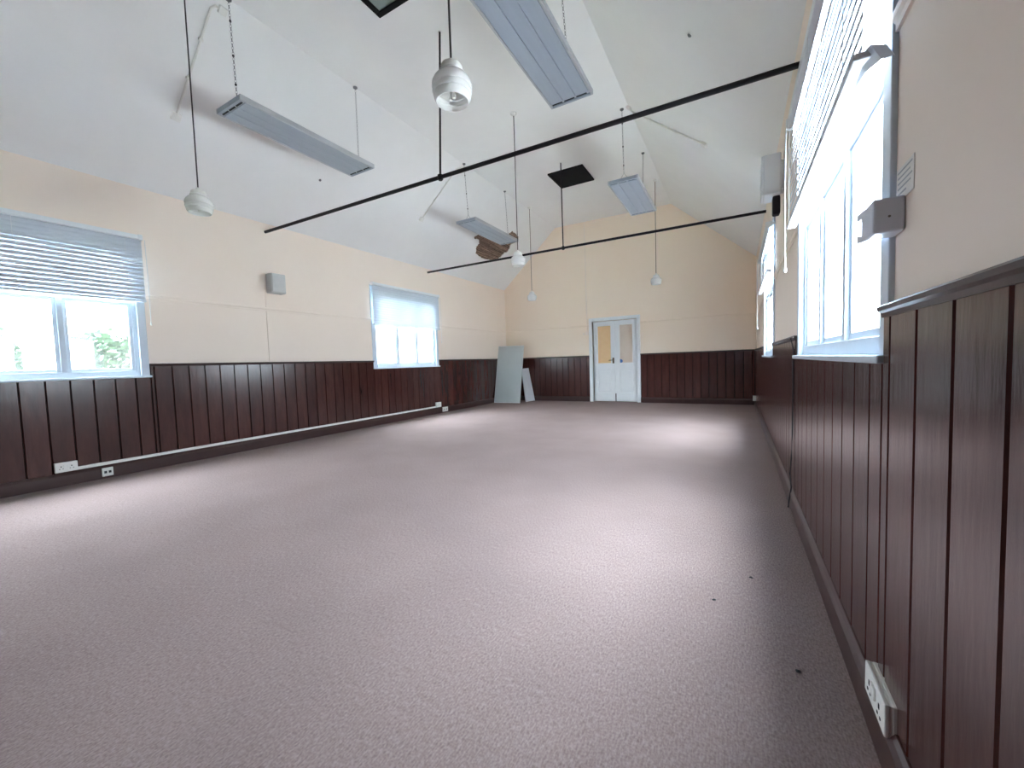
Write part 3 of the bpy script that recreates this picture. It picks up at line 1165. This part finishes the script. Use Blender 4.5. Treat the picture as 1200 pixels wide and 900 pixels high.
# ------------------------------------------------------------------ WALL FITTINGS, RIGHT
root = thing('double_socket', 'white surface-mounted socket box on the right baseboard nearest the viewer', 'socket', (6.449, 1.415, .115))
mb = MB()
mb.cbox((6.436, 1.325, .116), (6.4495, 1.505, .205), .003)
mb.cbox((6.43, 1.326, .117), (6.438, 1.504, .204), .002)
mb.build('back_box', 'plastic', root)
mb = MB()
mb.cbox((6.420, 1.325, .116), (6.431, 1.505, .205), .003)
f = mb.build('face_plate', 'plastic', root)
for c in (1.37, 1.46):
    mb = MB()
    mb.box((6.4188, c - .004, .158), (6.423, c + .004, .172))
    mb.box((6.4188, c - .016, .136), (6.423, c - .008, .143))
    mb.box((6.4188, c + .008, .136), (6.423, c + .016, .143))
    mb.build('pin_holes', 'dark', f)
for c in (1.405, 1.425):
    mb = MB()
    mb.cbox((6.414, c - .008, .155), (6.422, c + .008, .19), .002)
    mb.build('switch_rocker', 'plastic', f)

root = thing('single_socket', 'small white socket box low on the right wall in the far corner', 'socket', (6.449, 9.95, .15))
mb = MB()
mb.cbox((6.40, 9.9, .145), (6.449, 10.02, .25), .003)
mb.build('back_box', 'plastic', root)
mb = MB()
mb.cbox((6.388, 9.898, .143), (6.401, 10.022, .252), .003)
mb.build('face_plate', 'plastic', root)

root = thing('wall_speaker', 'white box speaker high on the right wall beyond the big window', 'speaker', (W, 4.5, 2.56))
mb = MB()
mb.cbox((W - .165, 4.40, 2.575), (W - .03, 4.66, 2.93), .012)
mb.build('cabinet', 'white', root)
mb = MB()
mb.cbox((W - .182, 4.405, 2.58), (W - .163, 4.655, 2.925), .006)
mb.build('grille', 'white', root)
mb = MB()
mb.cbox((W - .032, 4.46, 2.62), (W, 4.60, 2.88), .004)
mb.build('wall_plate', 'white', root)
mb = MB()
mb.cbox((W - .09, 4.47, 2.41), (W - .03, 4.57, 2.58), .015)
mb.build('bracket', 'dark', root)

# box on the near casing with a bracket arm reaching into the window
root = thing('wall_box', 'white square box with bracket arm on the near casing of the right window', 'box', (W, 1.40, 1.42))
mb = MB()
mb.cbox((W - .065, 1.42, 1.435), (W, 1.50, 1.525), .006)
mb.build('housing', 'box_plastic', root)
mb = MB()
mb.prism([(1.498, 1.524), (1.585, 1.531), (1.585, 1.512), (1.535, 1.508), (1.535, 1.458), (1.585, 1.470), (1.585, 1.448), (1.498, 1.436)],
         'X', W - .064, W - .03)
mb.build('bracket_arm', 'box_plastic', root)
mb = MB()
mb.box((W - .052, 1.53, 1.455), (W - .042, 1.582, 1.515))
mb.build('bracket_plate', 'box_plastic', root)
mb = MB()
mb.lathe([(0, .001), (.003, .001), (.003, -.001), (0, -.001)], (0, 0, 0), 10)
mb.v = [(W - .032 + v[0], 1.4195 - v[2], 1.475 + v[1]) for v in mb.v]
mb.build('screw', 'chain', root)

root = thing('paper_notice', 'faded paper notice on the wall above the square box by the right window', 'notice', (W - .001, 1.43, 1.53))
mb = MB()
mb.box((W - .002, 1.365, 1.52), (W - .0002, 1.485, 1.605))
mb.build('sheet', 'paper', root)
for k, (z, l) in enumerate(((1.592, .1), (1.578, .085), (1.564, .1), (1.550, .09), (1.536, .06))):
    mb = MB()
    mb.box((W - .0026, 1.475 - l, z), (W - .0019, 1.475, z + .004))
    mb.build('faded_line', 'ink', root)

# loose black cable by the big window
mb = MB()
mb.tube([(W - .046, 3.46, 1.235), (W - .03, 3.47, 1.16), (W - .03, 3.475, .9), (W - .032, 3.478, .55), (W - .035, 3.50, .36), (W - .04, 3.53, .24), (W - .035, 3.49, .15), (W - .05, 3.47, .06), (W - .055, 3.47, .005)], .005, 6)
tag(mb.build('loose_cable', 'dark'), 'thin black cable hanging down the right panelling below the big window', 'cable')

# ------------------------------------------------------------------ BACK WALL FITTINGS
mb = MB()
mb.tube([(2.535, D - .009, ZF - .01), (2.545, D - .009, 3.4), (2.556, D - .009, 2.2), (2.556, D - .009, 1.90)], .011, 8)
tag(mb.build('wall_conduit', 'wall'), 'thin cream conduit rising up the back gable left of the door', 'conduit')
root = thing('light_switch', 'small cream light switch on the back wall left of the double door', 'switch', (2.46, D, 1.80))
mb = MB()
mb.cbox((2.415, D - .02, 1.80), (2.50, D, 1.885), .003)
mb.build('face_plate', 'wall_cream', root)
mb = MB()
mb.cbox((2.445, D - .026, 1.825), (2.47, D - .018, 1.86), .003)
mb.build('switch_rocker', 'plastic', root)
mb = MB()
mb.cbox((2.51, D - .02, 1.80), (2.595, D, 1.90), .003)
mb.build('junction_box', 'wall', root)


# ------------------------------------------------------------------ LEANING BOARDS
def slab(name, c, th, matn, label):
    """c = four corners BL,BR,TR,TL of the front face"""
    c = [Vector(p) for p in c]
    n = (c[1] - c[0]).cross(c[3] - c[0]).normalized()
    back = [p - n * th * -1 if False else p + n * -th for p in c]
    root = thing(name, label, 'board', (c[0] + c[1]) / 2)
    mb = MB()
    mb.add(c + back, [(0, 1, 2, 3), (7, 6, 5, 4), (0, 4, 5, 1), (1, 5, 6, 2), (2, 6, 7, 3), (3, 7, 4, 0)])
    mb.build('sheet', matn, root)
    # thin edging strip round the sheet
    mb = MB()
    e = 0.012
    for i in range(4):
        p, q = c[i], c[(i + 1) % 4]
        inw = (n.cross(q - p)).normalized() * -1
        a0, b0 = p + n * .0015, q + n * .0015
        ctr = sum(c, Vector()) / 4
        i1, i2 = p + (ctr - p).normalized() * e * 1.4 + n * .0015, q + (ctr - q).normalized() * e * 1.4 + n * .0015
        mb.add([a0, b0, i2, i1, a0 - n * .003, b0 - n * .003, i2 - n * .003, i1 - n * .003],
               [(0, 1, 2, 3), (7, 6, 5, 4), (0, 4, 5, 1), (1, 5, 6, 2), (2, 6, 7, 3), (3, 7, 4, 0)])
    mb.build('edging', 'white', root)
    return root


slab('leaning_board', [(.06, 9.62, .004), (.86, 9.672, .004), (.815, 10.10, 1.60), (.02, 10.035, 1.612)], .025, 'board_g',
     'tall grey board leaning in the back left corner')
slab('leaning_board', [(.893, 9.985, .004), (.945, 10.455, .004), (.775, 10.43, .955), (.79, 9.985, .945)], .018, 'board_w',
     'short white board propped between the tall grey board and the dark back panelling')

# ------------------------------------------------------------------ FLOOR LITTER
def litter(x, y, r, label):
    mb = MB()
    n = 9
    lr2 = random.Random(int(x * 1000))
    ring = [(x + r * lr2.uniform(.6, 1.1) * math.cos(2 * math.pi * k / n), y + r * lr2.uniform(.6, 1.1) * math.sin(2 * math.pi * k / n)) for k in range(n)]
    vs = [(a, b, .001) for a, b in ring] + [(x, y, .007)]
    mb.add(vs, [(k, (k + 1) % n, n) for k in range(n)] + [tuple(range(n))[::-1]])
    return tag(mb.build('fluff', 'dark'), label, 'litter')


litter(6.148, 2.287, .012, 'tiny dark speck of fluff on the carpet, farthest of three by the right wall')
litter(5.994, 2.000, .010, 'tiny dark speck of fluff on the carpet, leftmost of three by the right wall')
litter(6.274, 1.662, .011, 'tiny dark speck of fluff on the carpet closest to the near white socket box')

# ------------------------------------------------------------------ OUTSIDE
mb = MB()
mb.add([(-60, -50, -.35), (W / 2, -50, -.35), (W / 2, 60, -.35), (-60, 60, -.35)], [(0, 1, 2, 3)])
tag(struct(mb.build('lawn', 'grass')), 'pale green lawn outside the windows', 'lawn')
mb = MB()
mb.add([(W / 2, -50, -.35), (70, -50, -.35), (70, 60, -.35), (W / 2, 60, -.35)], [(0, 1, 2, 3)])  # unseen ground, made pale to throw light up onto the left ceiling slope
tag(struct(mb.build('bounce_ground', 'bounce_ground')), 'unseen pale concrete ground added outside the right windows to bounce light in', 'bounce_ground')
hg = random.Random(5)
mb = MB()
for k in range(30000):
    y = hg.uniform(-7, 4.6)
    top = 2.0 + .28 * math.sin(y * 1.9) + .18 * math.sin(y * 4.3 + 1)
    z = -.35 + (top + .35) * (hg.random() ** .75)
    x = -6.2 + hg.gauss(0, .32)
    a, b = hg.uniform(0, 6.28), hg.uniform(-1, 1)
    u = Vector((math.cos(a), math.sin(a), b * .6)).normalized() * hg.uniform(.055, .095)
    v = u.orthogonal().normalized() * hg.uniform(.035, .06)
    p = Vector((x, y, z))
    mb.add([p - u, p + v, p + u, p - v], [(0, 1, 2, 3)])
hd = mb.build('hedge', 'leaf', fix=False)
tag(hd, 'pale green hedge outside the near left window', 'hedge')
hd['kind'] = 'stuff'
